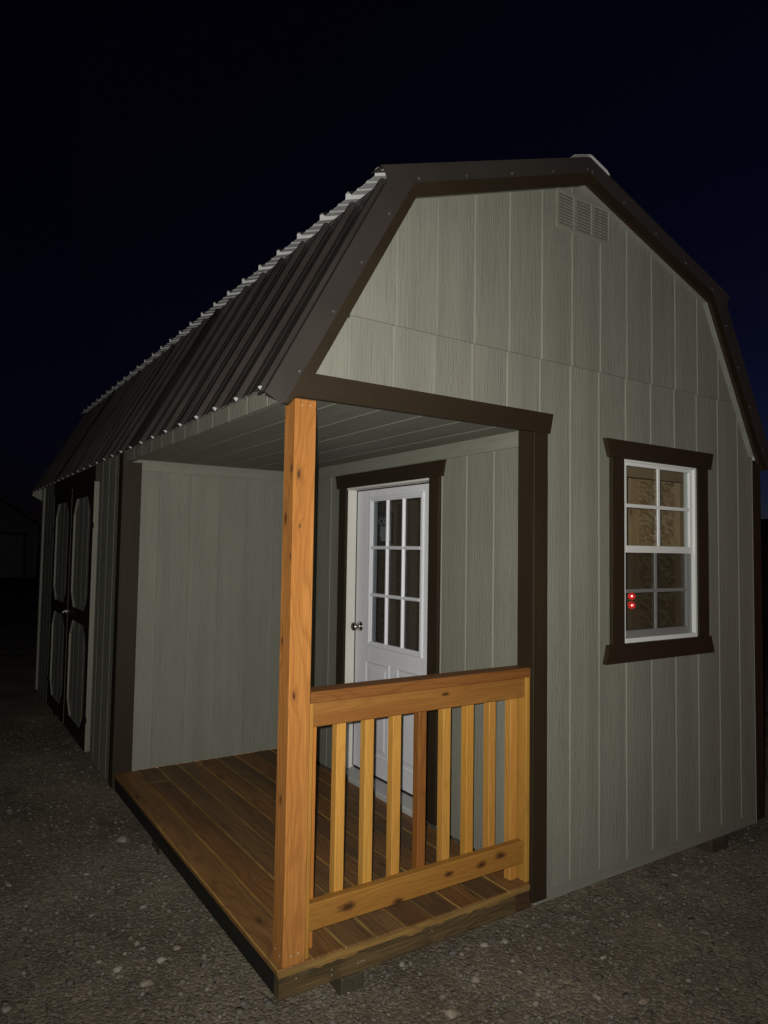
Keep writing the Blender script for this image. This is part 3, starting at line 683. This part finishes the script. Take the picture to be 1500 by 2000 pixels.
mesh('lettering', ([(SX + 1.97 - v.co.z, 58.9 - v.co.x, 67.35 + v.co.y * .85) for v in tm.vertices], [tuple(p_.vertices) for p_ in tm.polygons]), 'signwhite', sign)

# ------------------------------------------------------------------ blocks the shed stands on
def support(name, label, x0, x1, y0, y1):
    o = mesh(name, box(x0, x1, y0, y1, GZ - 1.2, -.015, .15), 'block', None); o['label'] = label; o['category'] = 'block'; return o
support('support_block', 'short weathered timber block under the porch front rim', 9.6, 13.4, -.35, 10)
support('support_block', 'weathered timber block under the front wall below the window', 101.2, 107.6, -.2, 12)
support('support_block', 'timber block under the dark side rim of the porch deck', 1., 9., 60, 66)
support('support_block', 'timber block under the side wall below the double doors', 1., 9., 196, 202)
support('support_block', 'timber block under the rear corner of the far side wall', 108., 118., 226, 234)

# ------------------------------------------------------------------ gravel
def stones(n, xs, ys, rs, reject, name):
    t = (1 + 5 ** .5) / 2
    iv = np.array([(-1, t, 0), (1, t, 0), (-1, -t, 0), (1, -t, 0), (0, -1, t), (0, 1, t), (0, -1, -t), (0, 1, -t), (t, 0, -1), (t, 0, 1), (-t, 0, -1), (-t, 0, 1)]) / 1.9
    it = np.array([(0, 11, 5), (0, 5, 1), (0, 1, 7), (0, 7, 10), (0, 10, 11), (1, 5, 9), (5, 11, 4), (11, 10, 2), (10, 7, 6), (7, 1, 8), (3, 9, 4), (3, 4, 2), (3, 2, 6), (3, 6, 8), (3, 8, 9), (4, 9, 5), (2, 4, 11), (6, 2, 10), (8, 6, 7), (9, 8, 1)])
    x, y = xs, ys; keep = ~reject(x, y); x, y, rs = x[keep], y[keep], rs[keep]; n = len(x)
    gz = GZ - .55 + .35 * np.sin(x * .031 + 1.) * np.cos(y * .027) + .22 * np.sin(x * .083 + y * .061)
    v = iv[None] * (1 + .22 * rng.standard_normal((n, 12, 1)))
    sc3 = rs[:, None, None] * np.stack([rng.uniform(.7, 1.35, n), rng.uniform(.7, 1.2, n), rng.uniform(.4, .75, n)], -1)[:, None]
    v = v * sc3; a = rng.uniform(0, 6.28, n)[:, None]; ca, sa = np.cos(a), np.sin(a)
    vx = v[..., 0] * ca - v[..., 1] * sa + x[:, None]; vy = v[..., 0] * sa + v[..., 1] * ca + y[:, None]; vz = v[..., 2] + (gz + rs * .22)[:, None]
    P = np.stack([vx, vy, vz], -1).reshape(-1, 3) - np.array([30, 40, GZ]); T = (it[None] + 12 * np.arange(n)[:, None, None]).reshape(-1)
    me = bpy.data.meshes.new(name); me.vertices.add(len(P)); me.vertices.foreach_set('co', (P * S).astype(np.float32).ravel())
    me.loops.add(len(T)); me.loops.foreach_set('vertex_index', T.astype(np.int32)); k_ = len(T) // 3
    me.polygons.add(k_); me.polygons.foreach_set('loop_start', np.arange(0, 3 * k_, 3, dtype=np.int32)); me.polygons.foreach_set('loop_total', np.full(k_, 3, np.int32)); me.update(calc_edges=True)
    me.materials.append(MAT['gravel']); o = bpy.data.objects.new(name, me); C.objects.link(o); place(o, Vector((30, 40, GZ)), None)
    o['kind'] = 'stuff'; o['label'] = 'loose grey brown gravel covering the ground'; o['category'] = 'gravel'; return o
N1 = 90000
dist = 20 + 270 * rng.random(N1) ** .9; az = rng.uniform(-.62, 1.25, N1)
gxs = CAM.x + dist * np.sin(az) * 1.0; gys = CAM.y + dist * np.cos(az)
rs = np.clip(rng.lognormal(-1.8, .55, N1), .06, .62)
inside = lambda x, y: (x > 1.2) & (x < W - 1) & (y > 1.4) & (y < LEN)
stones(N1, gxs, gys, rs, inside, 'gravel')

# loose pale stones one can pick out
def pebble(x, y, r, mat, label, group=None, name='pebble'):
    bm = bmesh.new(); bmesh.ops.create_icosphere(bm, subdivisions=2, radius=r)
    ph = [random.uniform(0, 6) for _ in range(3)]
    for v in bm.verts:
        d = v.co.normalized(); k_ = 1 + .18 * math.sin(d.x * 2.3 + ph[0]) + .15 * math.sin(d.y * 3.1 + ph[1]) + .1 * math.sin(d.z * 4 + d.x * 3 + ph[2])
        v.co = Vector((d.x * 1.25, d.y * .95, d.z * .62)) * r * k_
    rot = Matrix.Rotation(random.uniform(0, 6), 3, 'Z')
    V = [tuple(rot @ v.co + Vector((x, y, ground_z(x, y) + r * .35))) for v in bm.verts]; F = [tuple(q.index for q in f.verts) for f in bm.faces]; bm.free()
    o = mesh(name, (V, F), mat, None); o['label'] = label; o['category'] = 'stone'
    if group: o['group'] = group
    return o
pebble(-3.9, 71.4, 1.0, 'pebble', 'larger white rock lying beside the dark side rim of the porch', name='rock')
for x, y, r in ((35.5, -1.6, .55), (30.7, -1.4, .3), (49.5, -13.7, .42), (40.4, -20., .5), (33.6, -15., .33), (39.3, -2.4, .5), (85., -2.2, .42), (89., -2.6, .34), (74.7, -6.2, .32), (-11.5, 28.4, .45), (-9.3, 21.9, .6), (-15.7, 41.4, .38), (-30.4, 22.4, .5), (-15.5, 23, .6), (-26.5, 60.6, .5)):
    pebble(x, y, r, 'pebble', 'small pale pebble lying loose on the dark gravel', 'pale pebbles on the gravel')
for x, y, r in ((-6.4, 23.6, .5), (-12.9, 17.5, .7), (20., -12., .75), (28., -8., .6), (45., -24., .6), (5., -9., .6)):
    pebble(x, y, r, 'tan', 'dull tan stone lying loose on the dark gravel', 'tan stones on the gravel')

# ------------------------------------------------------------------ neighbours in the dark
far = thing('far_garage', 'pale gabled garage with wide white door in the darkness beyond the side wall', 'garage', (80, 1415, GZ))
fx0, fx1, fy = -40., 140., 1400.
mesh('wall', prism([(fx0, GZ - 1), (fx1, GZ - 1), (fx1, 98), (50, 160), (fx0, 98)], 'y', fy, fy + 240), 'farwall', far)
for s in (-1, 1):
    mesh('roof', prism([(50, 166), (50 + s * 104, 94), (50 + s * 104, 90), (50, 161)], 'y', fy - 10, fy + 250), 'fartrim', far)
for i in range(4): mesh('garage_door_panel', box(-20, 118, fy - 2, fy + 1, GZ + 20 * i, GZ + 20 * i + 19.6, .5), 'fardoor', far)
mesh('door_frame', join(box(-25, -20.1, fy - 3, fy + 1, GZ, 84, .2), box(118.1, 123, fy - 3, fy + 1, GZ, 84, .2), box(-25, 123, fy - 3, fy + 1, 78.5, 84, .2)), 'fartrim', far)
mesh('corner_trim', join(box(fx1 - 6, fx1 + 2, fy - 2, fy + 6, GZ, 97, .2)), 'fardoor', far)
nb = thing('dark_shed', 'low dark shed standing beyond the brown right corner trim', 'shed', (456, 210, GZ))
mesh('wall', prism([(383, GZ - 1), (525, GZ - 1), (525, 64), (454, 84), (383, 64)], 'y', 150, 270), 'darkshed', nb)
for s in (-1, 1): mesh('roof', prism([(454, 87), (454 + s * 78, 65), (454 + s * 78, 62.3), (454, 84.2)], 'y', 145, 275), 'roof', nb)
mesh('door', box(440, 468, 148.6, 151, GZ, 60, .2), 'fartrim', nb)

# ------------------------------------------------------------------ pickup with its tail lamps lit; seen only as a reflection in the window
tf = Vector((.787, -.617, 0)); tl = Vector((.617, .787, 0)); lamp = Vector((329.3, -190.2, 0))
org = lamp + tl * 34
def T(vf): return [tuple(org + tf * v[0] + tl * v[1] + Vector((0, 0, GZ + v[2]))) for v in vf[0]], vf[1]
tr = thing('pickup_truck', 'dark pickup truck with red tail lamps lit, mirrored in the front window', 'truck', (org.x, org.y, GZ))
mesh('cargo_bed', T(join(box(2, 76, -37, -33, 26, 52, 1.5), box(2, 76, 33, 37, 26, 52, 1.5), box(2, 76, -33, 33, 26, 30, .5), box(72, 76, -33, 33, 30, 52, .5))), 'truck', tr)
mesh('tailgate', T(box(0, 2, -29.5, 29.5, 28, 51, .6)), 'truck', tr)
mesh('rear_bumper', T(box(-6, 0, -36, 36, 19, 26, 1.5)), 'chrome', tr)
mesh('cab', T(prism([(76.2, 24), (140, 24), (140, 50), (122, 72), (86, 74), (76.2, 52)], 'y', -36, 36)), 'truck', tr)
mesh('hood', T(prism([(140.2, 24), (200, 26), (198, 44), (140.2, 49)], 'y', -36, 36)), 'truck', tr)
mesh('rear_window', T(prism([(76.6, 55), (84.6, 71.5), (84., 71.8), (76.0, 55.2)], 'y', -28, 28)), 'dglass', tr)
for lx in (34, 164):
    for s in (-1, 1):
        wh = mesh('wheel', T(lathe((lx, s * 33.5, 15), 'y', [(-4.5, 10), (-4.5, 14), (-3.5, 15.2), (3.5, 15.2), (4.5, 14), (4.5, 10)], 28)), 'rubber', tr)
        mesh('rim', T(lathe((lx, s * 33.5, 15), 'y', [(-4.2, 9.8), (-2, 9), (2, 9), (4.2, 9.8)], 20)), 'chrome', wh)
for s in (-1, 1):
    hs = mesh('tail_lamp', T(box(-.6, 2., s * 33.3 - 3.3, s * 33.3 + 3.3, 27, 45, .6)), 'redlens', tr)
    for zz in (31.0, 36.7): mesh('lit_lens', T(lathe((-.7, s * 33.6, zz), 'x', [(0, 2.3), (-.3, 2.0), (-.45, 1.0)], 14)), 'redlit', hs); mesh('lit_bulb', T(lathe((-1.16, s * 33.6 + .2, zz), 'x', [(0, .6), (-.3, .4)], 10)), 'redcore', hs)
